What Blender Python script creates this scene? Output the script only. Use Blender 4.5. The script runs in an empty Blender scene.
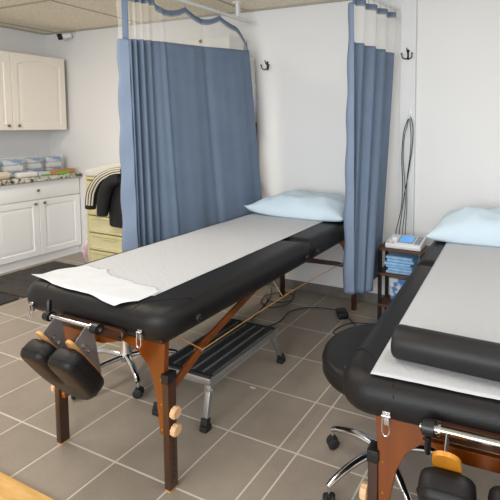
import bpy, bmesh, math, random
from mathutils import Vector, Matrix, noise, geometry
random.seed(7)
PI = math.pi
sc = bpy.context.scene
C = sc.collection

# ------------------------------------------------------------------ camera
cam_d = bpy.data.cameras.new('camera'); cam = bpy.data.objects.new('camera', cam_d); C.objects.link(cam)
cam_d.sensor_width = 36.0; cam_d.lens = 32.23; cam_d.shift_x = -0.2; cam_d.shift_y = -0.190
cam_d.clip_start = 0.02
yaw, pitch, roll = 0.40945, 0.07072, 0.00498
fw = Vector((-math.sin(yaw)*math.cos(pitch), math.cos(yaw)*math.cos(pitch), -math.sin(pitch)))
rt = Vector((math.cos(yaw), math.sin(yaw), 0)); up = rt.cross(fw)
rt2 = rt*math.cos(roll) + up*math.sin(roll); up2 = -rt*math.sin(roll) + up*math.cos(roll)
mm = Matrix((( rt2.x, up2.x, -fw.x, 0), (rt2.y, up2.y, -fw.y, 0), (rt2.z, up2.z, -fw.z, 1.3935), (0, 0, 0, 1)))
cam.matrix_world = mm
sc.camera = cam

# ------------------------------------------------------------------ light
w = bpy.data.worlds.new('world'); sc.world = w; w.use_nodes = True
w.node_tree.nodes['Background'].inputs[0].default_value = (0.90, 0.95, 1.0, 1)
w.node_tree.nodes['Background'].inputs[1].default_value = 1.15
def area(name, loc, target, sx, sy, power, col):
    d = bpy.data.lights.new(name, 'AREA'); d.shape = 'RECTANGLE'; d.size = sx; d.size_y = sy
    d.energy = power; d.color = col
    o = bpy.data.objects.new(name, d); C.objects.link(o); o.location = loc
    o.rotation_euler = (Vector(target)-Vector(loc)).to_track_quat('-Z', 'Y').to_euler()
    return o
area('ceiling_lamp', (-1.5, 0.9, 2.28), (-1.5, 0.9, 0), 0.6, 1.2, 14, (1.0, 0.98, 0.95))
area('ceiling_lamp', (-3.3, 1.2, 2.28), (-3.3, 1.2, 0), 0.6, 1.2, 30, (1.0, 0.92, 0.8))
area('ceiling_lamp', (0.4, 1.3, 2.28), (0.4, 1.3, 0), 0.6, 1.2, 13, (0.97, 0.99, 1.0))
area('window_daylight', (-0.6, -2.2, 1.7), (-1.4, 2.6, 0.9), 2.6, 1.5, 112, (0.91, 0.96, 1.0))
sc.view_settings.view_transform = 'Standard'
sc.view_settings.look = 'None'
sc.view_settings.gamma = 1.0
sc.view_settings.use_curve_mapping = False
sc.view_settings.exposure = 0.0

# ------------------------------------------------------------------ materials
def srgb(r, g, b):
    def f(c):
        c /= 255.0
        return c/12.92 if c <= 0.04045 else ((c+0.055)/1.055)**2.4
    return (f(r), f(g), f(b), 1)
MATS = {}
def mat(name, col, rough=0.5, metal=0.0, col2=None, nscale=8.0, bump=0.0, bscale=60.0, stretch=(1, 1, 1), spec=None, coat=0, amount=(0.35, 0.65), detail=4):
    m = bpy.data.materials.new(name); m.use_nodes = True
    nt = m.node_tree; b = nt.nodes['Principled BSDF']
    b.inputs['Base Color'].default_value = srgb(*col); b.inputs['Roughness'].default_value = rough
    b.inputs['Metallic'].default_value = metal
    if spec is not None: b.inputs['Specular IOR Level'].default_value = spec
    if coat: b.inputs['Coat Weight'].default_value = coat; b.inputs['Coat Roughness'].default_value = 0.15
    tc = nt.nodes.new('ShaderNodeTexCoord'); mp = nt.nodes.new('ShaderNodeMapping')
    mp.inputs['Scale'].default_value = stretch
    nt.links.new(tc.outputs['Object'], mp.inputs['Vector'])
    if col2:
        n = nt.nodes.new('ShaderNodeTexNoise'); n.inputs['Scale'].default_value = nscale; n.inputs['Detail'].default_value = detail
        nt.links.new(mp.outputs[0], n.inputs['Vector'])
        r = nt.nodes.new('ShaderNodeValToRGB')
        r.color_ramp.elements[0].position = amount[0]; r.color_ramp.elements[1].position = amount[1]
        r.color_ramp.elements[0].color = srgb(*col); r.color_ramp.elements[1].color = srgb(*col2)
        nt.links.new(n.outputs[0], r.inputs[0]); nt.links.new(r.outputs[0], b.inputs['Base Color'])
    if bump:
        n2 = nt.nodes.new('ShaderNodeTexNoise'); n2.inputs['Scale'].default_value = bscale; n2.inputs['Detail'].default_value = 3
        nt.links.new(mp.outputs[0], n2.inputs['Vector'])
        bp = nt.nodes.new('ShaderNodeBump'); bp.inputs['Strength'].default_value = bump; bp.inputs['Distance'].default_value = 0.004
        nt.links.new(n2.outputs[0], bp.inputs['Height']); nt.links.new(bp.outputs[0], b.inputs['Normal'])
    MATS[name] = m
    return m
M_wall = mat('white_wall_paint', (230, 229, 228), 0.75, bump=0.08, bscale=90)
M_cup = mat('cream_lacquer', (238, 231, 220), 0.45)
M_cab = mat('white_lacquer', (246, 246, 247), 0.4)
M_trim = mat('white_trim_paint', (222, 223, 224), 0.6)
M_tee = mat('ceiling_tee_grey', (176, 168, 152), 0.6)
M_skirt = mat('grey_skirting_tile', (120, 114, 108), 0.5, col2=(104, 98, 92), nscale=14)
M_vinyl = mat('black_vinyl', (22, 20, 21), 0.46, bump=0.2, bscale=260, spec=0.3)
M_vinyl2 = mat('bolster_vinyl', (32, 30, 31), 0.48, bump=0.4, bscale=30, spec=0.32)
M_paper = mat('exam_paper', (190, 191, 194), 0.8, bump=0.6, bscale=55)
M_paper2 = mat('fresh_exam_paper', (206, 208, 212), 0.75, bump=0.3, bscale=20)
M_pillow = mat('pale_blue_pillowcase', (200, 217, 229), 0.8, bump=0.5, bscale=16)
M_curt = mat('blue_curtain', (112, 128, 149), 0.75, col2=(106, 122, 144), nscale=5, bump=0.1, bscale=300, spec=0.25)
M_hem = mat('curtain_lining', (122, 137, 160), 0.6, bump=0.3, bscale=12, spec=0.3)
M_steel = mat('chrome', (215, 215, 218), 0.14, 1.0)
M_alu = mat('brushed_aluminium', (172, 174, 176), 0.35, 0.85)
M_plate = mat('grey_metal_plate', (150, 148, 148), 0.4, 0.6)
M_cherry = mat('cherry_wood', (134, 68, 14), 0.3, col2=(104, 48, 8), nscale=9, stretch=(1, 1, 0.15), coat=0.35)
M_dark = mat('walnut_stained_wood', (70, 38, 18), 0.35, col2=(46, 26, 14), nscale=12, stretch=(1, 1, 0.12), coat=0.3)
M_birch = mat('birch_plywood', (206, 158, 104), 0.5, col2=(188, 138, 84), nscale=10, stretch=(1, 1, 0.2))
M_yply = mat('varnished_plywood', (206, 138, 42), 0.35, col2=(190, 122, 32), nscale=16, stretch=(1, 1, 0.15), coat=0.3)
M_knob = mat('pale_wood_knob', (226, 184, 142), 0.55, col2=(214, 170, 128), nscale=25)
M_brass = mat('brass', (190, 140, 60), 0.3, 0.9)
M_black = mat('black_plastic', (20, 20, 21), 0.4)
M_blackm = mat('black_metal', (24, 22, 22), 0.45, 0.2)
M_rub = mat('black_rubber', (28, 27, 27), 0.7)
M_slat = mat('dark_grip_strip', (44, 44, 46), 0.6, bump=0.4, bscale=200)
M_greystep = mat('grey_step_metal', (168, 168, 168), 0.4, 0.6)
M_cord = mat('tan_cord', (196, 146, 82), 0.7)
M_wcord = mat('pale_cord', (200, 190, 170), 0.7)
M_shelfw = mat('rustic_brown_board', (104, 66, 42), 0.5, col2=(72, 44, 28), nscale=10, stretch=(0.2, 1, 1))
M_bag = mat('blue_towel', (150, 192, 226), 0.85, col2=(126, 172, 212), nscale=20, bump=0.5, bscale=60)
M_bagd = mat('blue_packet', (84, 132, 190), 0.6, col2=(214, 222, 230), nscale=18, amount=(0.48, 0.56))
M_devw = mat('white_device_plastic', (226, 227, 230), 0.35)
M_devg = mat('grey_device_panel', (150, 156, 164), 0.4)
M_orange = mat('orange_button', (226, 96, 40), 0.4)
M_bronze = mat('aged_bronze', (52, 42, 34), 0.4, 0.6)
M_nick = mat('brushed_nickel', (132, 120, 100), 0.35, 0.8)
M_box = mat('white_cardboard', (226, 224, 220), 0.7)
M_lil = mat('lilac_cardboard', (206, 200, 218), 0.7)
M_cream = mat('cream_plastic', (220, 210, 164), 0.4, col2=(214, 202, 152), nscale=3)
M_jack = mat('black_jersey', (26, 25, 27), 0.8, bump=0.3, bscale=70)
M_stripe = mat('off_white_stripe', (222, 214, 192), 0.7)
M_wcloth = mat('white_folded_cloth', (222, 216, 206), 0.85, bump=0.4, bscale=14)
M_pink = mat('pink_plastic_bag', (222, 170, 192), 0.5, col2=(236, 224, 228), nscale=18, bump=0.5, bscale=20)
M_kraft = mat('brown_cardboard', (190, 132, 92), 0.7)
M_green = mat('green_plastic', (116, 190, 40), 0.5)
M_roll = mat('cream_paper_roll', (222, 208, 186), 0.7)
M_core = mat('cardboard_core', (140, 94, 52), 0.8)
M_mat = mat('dark_anti_fatigue_mat', (72, 67, 64), 0.85, col2=(60, 56, 54), nscale=30, bump=0.8, bscale=120)
M_rug = mat('charcoal_mat', (58, 55, 55), 0.95, col2=(48, 46, 46), nscale=60, bump=1.0, bscale=220)
M_floorwood = mat('golden_plywood', (222, 164, 84), 0.4, col2=(240, 196, 128), nscale=5, stretch=(1, 5, 1), bump=0.1)
M_stick = mat('white_sticker', (214, 212, 208), 0.6)

def granite():
    m = mat('granite', (208, 202, 190), 0.25); nt = m.node_tree; b = nt.nodes['Principled BSDF']
    tc = nt.nodes.new('ShaderNodeTexCoord')
    n = nt.nodes.new('ShaderNodeTexNoise'); n.inputs['Scale'].default_value = 28; n.inputs['Detail'].default_value = 6
    nt.links.new(tc.outputs['Object'], n.inputs['Vector'])
    r = nt.nodes.new('ShaderNodeValToRGB'); e = r.color_ramp.elements
    e[0].position = 0.38; e[0].color = srgb(70, 62, 54); e[1].position = 0.5; e[1].color = srgb(196, 190, 176)
    x = e.new(0.62); x.color = srgb(226, 222, 212)
    nt.links.new(n.outputs[0], r.inputs[0]); nt.links.new(r.outputs[0], b.inputs['Base Color'])
    return m
M_gran = granite()

def glass(name, col, alpha):
    m = bpy.data.materials.new(name); m.use_nodes = True; nt = m.node_tree; b = nt.nodes['Principled BSDF']
    b.inputs['Base Color'].default_value = srgb(*col); b.inputs['Roughness'].default_value = 0.1
    b.inputs['Alpha'].default_value = alpha
    return m
M_clear = glass('clear_plastic', (225, 230, 232), 0.16)

def screen():
    m = mat('lit_screen', (90, 160, 225), 0.2); b = m.node_tree.nodes['Principled BSDF']
    b.inputs['Emission Color'].default_value = srgb(96, 168, 232); b.inputs['Emission Strength'].default_value = 0.5
    return m
M_screen = screen()

def net():
    m = bpy.data.materials.new('white_netting'); m.use_nodes = True; nt = m.node_tree
    b = nt.nodes['Principled BSDF']; b.inputs['Base Color'].default_value = srgb(232, 230, 224); b.inputs['Roughness'].default_value = 0.8
    uv = nt.nodes.new('ShaderNodeUVMap')
    sep = nt.nodes.new('ShaderNodeSeparateXYZ'); nt.links.new(uv.outputs[0], sep.inputs[0])
    def mth(op, a, bb=None):
        n = nt.nodes.new('ShaderNodeMath'); n.operation = op
        for i, v in enumerate((a, bb)):
            if v is None: continue
            if isinstance(v, (int, float)): n.inputs[i].default_value = v
            else: nt.links.new(v, n.inputs[i])
        return n.outputs[0]
    k = 2*PI/0.016
    s = mth('MULTIPLY', mth('SINE', mth('MULTIPLY', sep.outputs[0], k)), mth('SINE', mth('MULTIPLY', sep.outputs[1], k)))
    hole = mth('GREATER_THAN', mth('ABSOLUTE', s), 0.13)
    nt.links.new(mth('SUBTRACT', 1.0, mth('MULTIPLY', hole, 0.96)), b.inputs['Alpha'])
    return m
M_net = net()

def floor_mat():
    m = bpy.data.materials.new('grey_floor_tiles'); m.use_nodes = True; nt = m.node_tree; b = nt.nodes['Principled BSDF']
    tc = nt.nodes.new('ShaderNodeTexCoord'); sep = nt.nodes.new('ShaderNodeSeparateXYZ'); nt.links.new(tc.outputs['Object'], sep.inputs[0])
    def mth(op, a, bb=None, c=None):
        n = nt.nodes.new('ShaderNodeMath'); n.operation = op
        for i, v in enumerate((a, bb, c)):
            if v is None: continue
            if isinstance(v, (int, float)): n.inputs[i].default_value = v
            else: nt.links.new(v, n.inputs[i])
        return n.outputs[0]
    TX, TY, X0, Y0 = 0.305, 0.3412, -1.270, 1.220
    g = 0.0038
    # a cut strip of narrow tiles runs along x = X0+0.266 .. X0+0.37 (see below): shift the grid east of it
    xe = X0 + 0.2655; xs = xe + 0.089
    x = sep.outputs[0]; y = sep.outputs[1]
    def line(v, pos): return mth('LESS_THAN', mth('ABSOLUTE', mth('SUBTRACT', v, pos)), g)
    def grid(v, o, T):
        f = mth('FRACT', mth('ADD', mth('DIVIDE', mth('SUBTRACT', v, o), T), 100.5))
        return mth('LESS_THAN', mth('ABSOLUTE', mth('SUBTRACT', f, 0.5)), g/T)
    west = mth('LESS_THAN', x, xe - 0.05); east = mth('GREATER_THAN', x, xs + 0.05)
    gx = mth('ADD', mth('MULTIPLY', grid(x, X0, TX), west), mth('MULTIPLY', grid(x, xs, TX), east))
    gx = mth('ADD', gx, mth('ADD', line(x, xe), line(x, xs)))
    gr = mth('MINIMUM', mth('ADD', gx, grid(y, Y0, TY)), 1.0)
    # per-tile variation
    cx = mth('FLOOR', mth('DIVIDE', mth('SUBTRACT', x, X0), TX)); cy = mth('FLOOR', mth('DIVIDE', mth('SUBTRACT', y, Y0), TY))
    cmb = nt.nodes.new('ShaderNodeCombineXYZ'); nt.links.new(cx, cmb.inputs[0]); nt.links.new(cy, cmb.inputs[1])
    wn = nt.nodes.new('ShaderNodeTexWhiteNoise'); nt.links.new(cmb.outputs[0], wn.inputs['Vector'])
    n = nt.nodes.new('ShaderNodeTexNoise'); n.inputs['Scale'].default_value = 5; n.inputs['Detail'].default_value = 8; n.inputs['Roughness'].default_value = 0.65
    nt.links.new(tc.outputs['Object'], n.inputs['Vector'])
    n3 = nt.nodes.new('ShaderNodeTexNoise'); n3.inputs['Scale'].default_value = 120; n3.inputs['Detail'].default_value = 3
    nt.links.new(tc.outputs['Object'], n3.inputs['Vector'])
    fac = mth('ADD', mth('ADD', mth('MULTIPLY', n.outputs[0], 0.55), mth('MULTIPLY', wn.outputs[0], 0.2)), mth('MULTIPLY', n3.outputs[0], 0.3))
    r = nt.nodes.new('ShaderNodeValToRGB'); e = r.color_ramp.elements
    e[0].position = 0.25; e[0].color = srgb(136, 124, 112); e[1].position = 0.8; e[1].color = srgb(170, 157, 143)
    nt.links.new(fac, r.inputs[0])
    mix = nt.nodes.new('ShaderNodeMix'); mix.data_type = 'RGBA'
    nt.links.new(gr, mix.inputs[0]); nt.links.new(r.outputs[0], mix.inputs[6]); mix.inputs[7].default_value = srgb(208, 199, 186)
    nt.links.new(mix.outputs[2], b.inputs['Base Color'])
    b.inputs['Roughness'].default_value = 0.42
    nt.links.new(mth('ADD', mth('MULTIPLY', n.outputs[0], 0.2), 0.3), b.inputs['Roughness'])
    bp = nt.nodes.new('ShaderNodeBump'); bp.inputs['Strength'].default_value = 0.4; bp.inputs['Distance'].default_value = 0.002
    nt.links.new(mth('SUBTRACT', mth('MULTIPLY', n3.outputs[0], 0.15), gr), bp.inputs['Height']); nt.links.new(bp.outputs[0], b.inputs['Normal'])
    return m
def ceil_mat():
    m = mat('ceiling_tiles', (206, 200, 188), 0.9, bump=0.5, bscale=90); nt = m.node_tree; b = nt.nodes['Principled BSDF']
    n = nt.nodes.new('ShaderNodeTexNoise'); n.inputs['Scale'].default_value = 70; n.inputs['Detail'].default_value = 5
    tc = nt.nodes.new('ShaderNodeTexCoord'); nt.links.new(tc.outputs['Object'], n.inputs['Vector'])
    r = nt.nodes.new('ShaderNodeValToRGB'); r.color_ramp.elements[0].position = 0.3; r.color_ramp.elements[1].position = 0.6
    r.color_ramp.elements[0].color = srgb(216, 206, 184); r.color_ramp.elements[1].color = srgb(240, 231, 212)
    nt.links.new(n.outputs[0], r.inputs[0]); nt.links.new(r.outputs[0], b.inputs['Base Color'])
    return m
M_floor = floor_mat(); M_ceil = ceil_mat()

# ------------------------------------------------------------------ helpers
class MB:
    def __init__(s): s.b = bmesh.new(); s.uv = None
    def add(s, verts, faces):
        vs = [s.b.verts.new(v) for v in verts]
        for f in faces:
            try: s.b.faces.new([vs[i] for i in f])
            except ValueError: pass
        return vs
    def box(s, x0, x1, y0, y1, z0, z1, bev=0.0, rot=None, piv=None, seg=2):
        t = bmesh.new(); bmesh.ops.create_cube(t, size=1)
        for v in t.verts: v.co = Vector(((x0+x1)/2+v.co.x*(x1-x0), (y0+y1)/2+v.co.y*(y1-y0), (z0+z1)/2+v.co.z*(z1-z0)))
        if bev: bmesh.ops.bevel(t, geom=t.edges[:], offset=bev, segments=seg, profile=0.5, affect='EDGES')
        if rot:
            p = Vector(piv) if piv else Vector(((x0+x1)/2, (y0+y1)/2, (z0+z1)/2))
            for v in t.verts: v.co = rot @ (v.co-p) + p
        s.merge(t); return s
    def merge(s, t):
        t.verts.index_update()
        vs = [s.b.verts.new(v.co) for v in t.verts]
        for f in t.faces: s.b.faces.new([vs[v.index] for v in f.verts])
        t.free()
    def beam(s, p, q, w_, h_, bev=0.0, upv=(0, 0, 1)):
        p = Vector(p); q = Vector(q); d = (q-p); L = d.length; d.normalize()
        u = Vector(upv); sd = d.cross(u)
        if sd.length < 1e-4: sd = d.cross(Vector((0, 1, 0)))
        sd.normalize(); u = sd.cross(d)
        t = bmesh.new(); bmesh.ops.create_cube(t, size=1)
        for v in t.verts: v.co = Vector((v.co.x*w_, v.co.y*L, v.co.z*h_))
        if bev: bmesh.ops.bevel(t, geom=t.edges[:], offset=bev, segments=2, profile=0.5, affect='EDGES')
        c = (p+q)/2
        for v in t.verts: v.co = c + sd*v.co.x + d*v.co.y + u*v.co.z
        s.merge(t); return s
    def cyl(s, p, q, r, r2=None, n=20): return s.tube([p, q], [r, r if r2 is None else r2], n)
    def tube(s, pts, r, n=10, flat=1.0, caps=True):
        pts = [Vector(p) for p in pts]
        rs = r if isinstance(r, (list, tuple)) else [r]*len(pts)
        tg = []
        for i in range(len(pts)):
            a = pts[max(0, i-1)]; b_ = pts[min(len(pts)-1, i+1)]; tg.append((b_-a).normalized())
        ref = Vector((0, 0, 1)) if abs(tg[0].z) < 0.9 else Vector((0, 1, 0))
        nn = (ref - tg[0]*ref.dot(tg[0])).normalized(); rings = []
        for i, p in enumerate(pts):
            nn = (nn - tg[i]*nn.dot(tg[i])).normalized(); bb = tg[i].cross(nn)
            rings.append([s.b.verts.new(p + (nn*math.cos(2*PI*k/n)*flat + bb*math.sin(2*PI*k/n))*rs[i]) for k in range(n)])
        for i in range(len(rings)-1):
            for k in range(n): s.b.faces.new((rings[i][k], rings[i][(k+1) % n], rings[i+1][(k+1) % n], rings[i+1][k]))
        if caps:
            s.b.faces.new(rings[0][::-1]); s.b.faces.new(rings[-1])
        return s
    def lathe(s, prof, c, ax=(0, 0, 1), n=32):
        c = Vector(c); ax = Vector(ax).normalized()
        a = ax.orthogonal().normalized(); bb = ax.cross(a); rings = []
        for r, h in prof:
            if r < 1e-6: rings.append([s.b.verts.new(c+ax*h)])
            else: rings.append([s.b.verts.new(c+ax*h+(a*math.cos(2*PI*k/n)+bb*math.sin(2*PI*k/n))*r) for k in range(n)])
        for A, B in zip(rings, rings[1:]):
            for k in range(n):
                k2 = (k+1) % n
                if len(A) == 1 and len(B) > 1: s.b.faces.new((A[0], B[k], B[k2]))
                elif len(B) == 1 and len(A) > 1: s.b.faces.new((A[k], A[k2], B[0]))
                elif len(A) > 1: s.b.faces.new((A[k], A[k2], B[k2], B[k]))
        if len(rings[0]) > 1: s.b.faces.new(rings[0][::-1])
        if len(rings[-1]) > 1: s.b.faces.new(rings[-1])
        return s
    def loops(s, L, cap0=True, cap1=True, closed=True):
        R = [[s.b.verts.new(p) for p in l] for l in L]; n = len(R[0])
        for A, B in zip(R, R[1:]):
            for k in range(n if closed else n-1): s.b.faces.new((A[k], A[(k+1) % n], B[(k+1) % n], B[k]))
        if cap0: s.b.faces.new(R[0][::-1])
        if cap1: s.b.faces.new(R[-1])
        return s
    def slab(s, x0, x1, y0, y1, z0, z1, rc, re, reb=None, n=7, m=6, rcs=None):
        reb = re if reb is None else reb; prof = []
        for i in range(m+1):
            a = PI/2*i/m; prof.append((z0+reb*(1-math.sin(a)), reb*(1-math.cos(a))))
        prof = [(z0+reb-reb*math.cos(PI/2*i/m), reb-reb*math.sin(PI/2*i/m)) for i in range(m+1)]
        prof += [(z1-re+re*math.sin(PI/2*i/m), re-re*math.cos(PI/2*i/m)) for i in range(m+1)]
        L = []
        for z, ins in prof:
            l = []; q = [max(c_-ins, 0.004) for c_ in (rcs or (rc,)*4)]
            for cx_, cy_, a0, r in ((x1-ins-q[0], y1-ins-q[0], 0, q[0]), (x0+ins+q[1], y1-ins-q[1], PI/2, q[1]), (x0+ins+q[2], y0+ins+q[2], PI, q[2]), (x1-ins-q[3], y0+ins+q[3], 1.5*PI, q[3])):
                for k in range(n+1):
                    a = a0+PI/2*k/n; l.append((cx_+r*math.cos(a), cy_+r*math.sin(a), z))
            L.append(l)
        return s.loops(L)
    def prism(s, poly, fn, t0, t1, bev=0.0, seg=3):
        t = bmesh.new(); A = [t.verts.new(fn(a, b_, t0)) for a, b_ in poly]; B = [t.verts.new(fn(a, b_, t1)) for a, b_ in poly]; n = len(poly)
        t.faces.new(A[::-1]); t.faces.new(B)
        for k in range(n): t.faces.new((A[k], A[(k+1) % n], B[(k+1) % n], B[k]))
        bmesh.ops.recalc_face_normals(t, faces=t.faces[:])
        if bev:
            es = [e for e in t.edges if (e.verts[0] in A) == (e.verts[1] in A) or e.calc_face_angle(0) > 0.6]
            bmesh.ops.bevel(t, geom=es, offset=bev, segments=seg, profile=0.5, affect='EDGES')
        s.merge(t); return s
    def build(s, name, m, parent=None, loc=None, smooth=True, ang=38, recalc=True):
        if recalc: bmesh.ops.recalc_face_normals(s.b, faces=s.b.faces[:])
        if parent is not None: off = Vector(parent['_o'])
        else: off = Vector(loc) if loc else Vector((0, 0, 0))
        for v in s.b.verts: v.co -= off
        me = bpy.data.meshes.new(name); s.b.to_mesh(me); s.b.free()
        me.materials.append(m)
        if smooth:
            me.shade_smooth(); me.set_sharp_from_angle(angle=math.radians(ang))
        o = bpy.data.objects.new(name, me); C.objects.link(o)
        if parent is not None: o.parent = parent
        else: o.location = off
        o['_o'] = tuple(off)
        return o
def tag(o, label=None, cat=None, group=None, kind=None):
    if label: o['label'] = label
    if cat: o['category'] = cat
    if group: o['group'] = group
    if kind: o['kind'] = kind
    return o
def thing(name, label, cat, loc=(0, 0, 0), rz=0.0, group=None, local=False):
    """Empty at the thing's base. local=True: its parts are given in the thing's own frame."""
    o = bpy.data.objects.new(name, None); C.objects.link(o); o.location = loc; o.rotation_euler = (0, 0, rz)
    o.empty_display_size = 0.1
    o['_o'] = (0.0, 0.0, 0.0) if local else tuple(loc)
    return tag(o, label, cat, group)
def struct(name, mb, m, **k): return tag(mb.build(name, m, **k), kind='structure')
def dup(root, loc, rz=None, label=None, group=None):
    r = root.copy(); C.objects.link(r); r.location = loc
    if rz is not None: r.rotation_euler = (0, 0, rz)
    if label: r['label'] = label
    if group: r['group'] = group
    for ch in [c for c in bpy.data.objects if c.parent == root]:
        c = ch.copy(); C.objects.link(c); c.parent = r
        for g in [q for q in bpy.data.objects if q.parent == ch]:
            d = g.copy(); C.objects.link(d); d.parent = c
    return r
def smoothpath(pts, n=8):
    P = [Vector(p) for p in pts]; out = []
    for i in range(len(P)-1):
        p0 = P[max(0, i-1)]; p1 = P[i]; p2 = P[i+1]; p3 = P[min(len(P)-1, i+2)]
        for k in range(n):
            t = k/n
            out.append(0.5*((2*p1)+(-p0+p2)*t+(2*p0-5*p1+4*p2-p3)*t*t+(-p0+3*p1-3*p2+p3)*t**3))
    out.append(P[-1]); return out

# ------------------------------------------------------------------ room
WY, LX, CH = 3.185, -4.96, 2.335
struct('floor', MB().box(LX-0.1, 1.9, -3.0, WY+0.1, -0.1, 0.0), M_floor, smooth=False)
struct('wall_back', MB().box(LX-0.1, 1.9, WY, WY+0.1, 0.0, CH+0.1), M_wall, smooth=False)
struct('wall_left', MB().box(LX-0.1, LX, -3.0, WY, 0.0, CH+0.1), M_wall, smooth=False)
struct('wall_right', MB().box(1.8, 1.9, -1.2, WY, 0.0, CH+0.1), M_wall, smooth=False)
struct('ceiling', MB().box(LX, 1.8, -3.0, WY, CH, CH+0.1), M_ceil, smooth=False)
g = MB()
for k in range(-3, 5):
    x = -3.55+0.61*2*k
    if LX+0.05 < x < 1.75: g.box(x-0.012, x+0.012, -3.0, WY-0.002, CH-0.004, CH-0.0005)
for k in range(0, 5):
    y = 2.32-1.22*k
    g.box(LX+0.002, 1.795, y-0.012, y+0.012, CH-0.0045, CH-0.0005)
struct('trim_1', g, M_tee, smooth=False)
g = MB(); g.box(LX+0.001, 1.795, WY-0.024, WY-0.001, CH-0.012, CH-0.001); g.box(LX+0.001, LX+0.024, -3.0, WY-0.025, CH-0.012, CH-0.001)
struct('trim_2', g, M_tee, smooth=False)
struct('baseboard_back', MB().box(-3.4, 1.795, WY-0.012, WY-0.0005, 0.0005, 0.08, 0.002), M_skirt, smooth=False)
struct('trim_3', MB().box(-0.975, -0.862, WY-0.03, WY-0.0005, 0.081, CH-0.013, 0.003), M_trim, smooth=False)

# ------------------------------------------------------------------ cabinets
def door_mesh(xf, y0, y1, z0, z1, fr, arch=0.0, th=0.02):
    """raised-panel door front facing +X, at x = xf - th .. xf"""
    def loop(x, ins, arc):
        a0, a1, b0, b1 = y0+ins, y1-ins, z0+ins, z1-ins; N = 12; l = []
        for k in range(N): l.append((x, a0+(a1-a0)*k/N, b0))
        for k in range(N): l.append((x, a1, b0+(b1-arc-b0)*k/N))
        for k in range(N):
            t = k/N; l.append((x, a1+(a0-a1)*t, b1-arc+arc*math.sin(PI*t)**1.0))
        for k in range(N): l.append((x, a0, b1-arc+(b0-b1+arc)*k/N))
        return l
    m = MB()
    m.loops([loop(xf-th, 0, 0), loop(xf-0.003, 0, 0), loop(xf, 0.003, 0), loop(xf, fr, arch), loop(xf-0.009, fr+0.006, arch), loop(xf-0.009, fr+0.012, arch), loop(xf-0.002, fr+0.034, arch), loop(xf-0.002, fr+0.04, arch)])
    return m
def knob(parent, x, y, z):
    m = MB(); m.lathe([(0.0, -0.004), (0.006, -0.004), (0.005, 0.01), (0.013, 0.014), (0.014, 0.02), (0.009, 0.026), (0, 0.027)], (x, y, z), (1, 0, 0), 16)
    return m.build('knob', M_nick, parent)
# wall cabinets, one per unit
def wall_cabinet(ya, yb, splits, label):
    t = thing('wall_cabinet', label, 'cabinet', (-4.78, (ya+yb)/2, 1.31), group=None)
    MB().box(LX+0.001, -4.622, ya, yb, 1.31, 2.045, 0.002).build('body', M_cup, t)
    for a, b_, ks in splits:
        d = door_mesh(-4.6, a+0.0015, b_-0.0015, 1.312, 2.043, 0.055, 0.045).build('door', M_cup, t)
        knob(d, -4.6, a+0.045 if ks < 0 else b_-0.045, 1.355)
    return t
wall_cabinet(2.10, 3.135, [(2.10, 2.617, 1), (2.617, 3.135, -1)], 'cream upper wall cabinet with two arched panel doors')
# base cabinet
t = thing('base_cabinet', 'white base cabinet with wide drawer over two panel doors', 'cabinet', (-4.73, 2.76, 0))
MB().box(LX+0.001, -4.522, 2.335, 3.18, 0.08, 0.818, 0.002).build('body', M_cab, t)
MB().box(LX+0.001, -4.54, 2.335, 3.18, 0.0, 0.079).build('toe_kick', M_cab, t)
d = MB().box(-4.52, -4.5, 2.338, 3.177, 0.642, 0.812, 0.004).build('drawer', M_cab, t); knob(d, -4.5, 2.745, 0.728)
for a, b_, ks in ((2.338, 2.757, 1), (2.760, 3.177, -1)):
    d = door_mesh(-4.5, a, b_, 0.088, 0.632, 0.055).build('door', M_cab, t); knob(d, -4.5, b_-0.04 if ks > 0 else a+0.04, 0.60)
t = thing('base_cabinet', 'white base cabinet cut off by the left edge of the photo', 'cabinet', (-4.73, 1.9, 0))
MB().box(LX+0.001, -4.522, 1.49, 2.333, 0.08, 0.818, 0.002).build('body', M_cab, t)
MB().box(LX+0.001, -4.54, 1.49, 2.333, 0.0, 0.079).build('toe_kick', M_cab, t)
d = MB().box(-4.52, -4.5, 1.493, 2.330, 0.642, 0.812, 0.004).build('drawer', M_cab, t); knob(d, -4.5, 1.9, 0.728)
for a, b_, ks in ((1.493, 1.911, 1), (1.914, 2.330, -1)):
    d = door_mesh(-4.5, a, b_, 0.088, 0.632, 0.055).build('door', M_cab, t); knob(d, -4.5, b_-0.04 if ks > 0 else a+0.04, 0.60)
tag(MB().box(LX+0.001, -4.455, 1.48, WY-0.002, 0.82, 0.865, 0.005).build('countertop', M_gran, loc=(-4.7, 2.3, 0.82)), 'speckled granite worktop on the white base cabinets', 'countertop')

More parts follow.
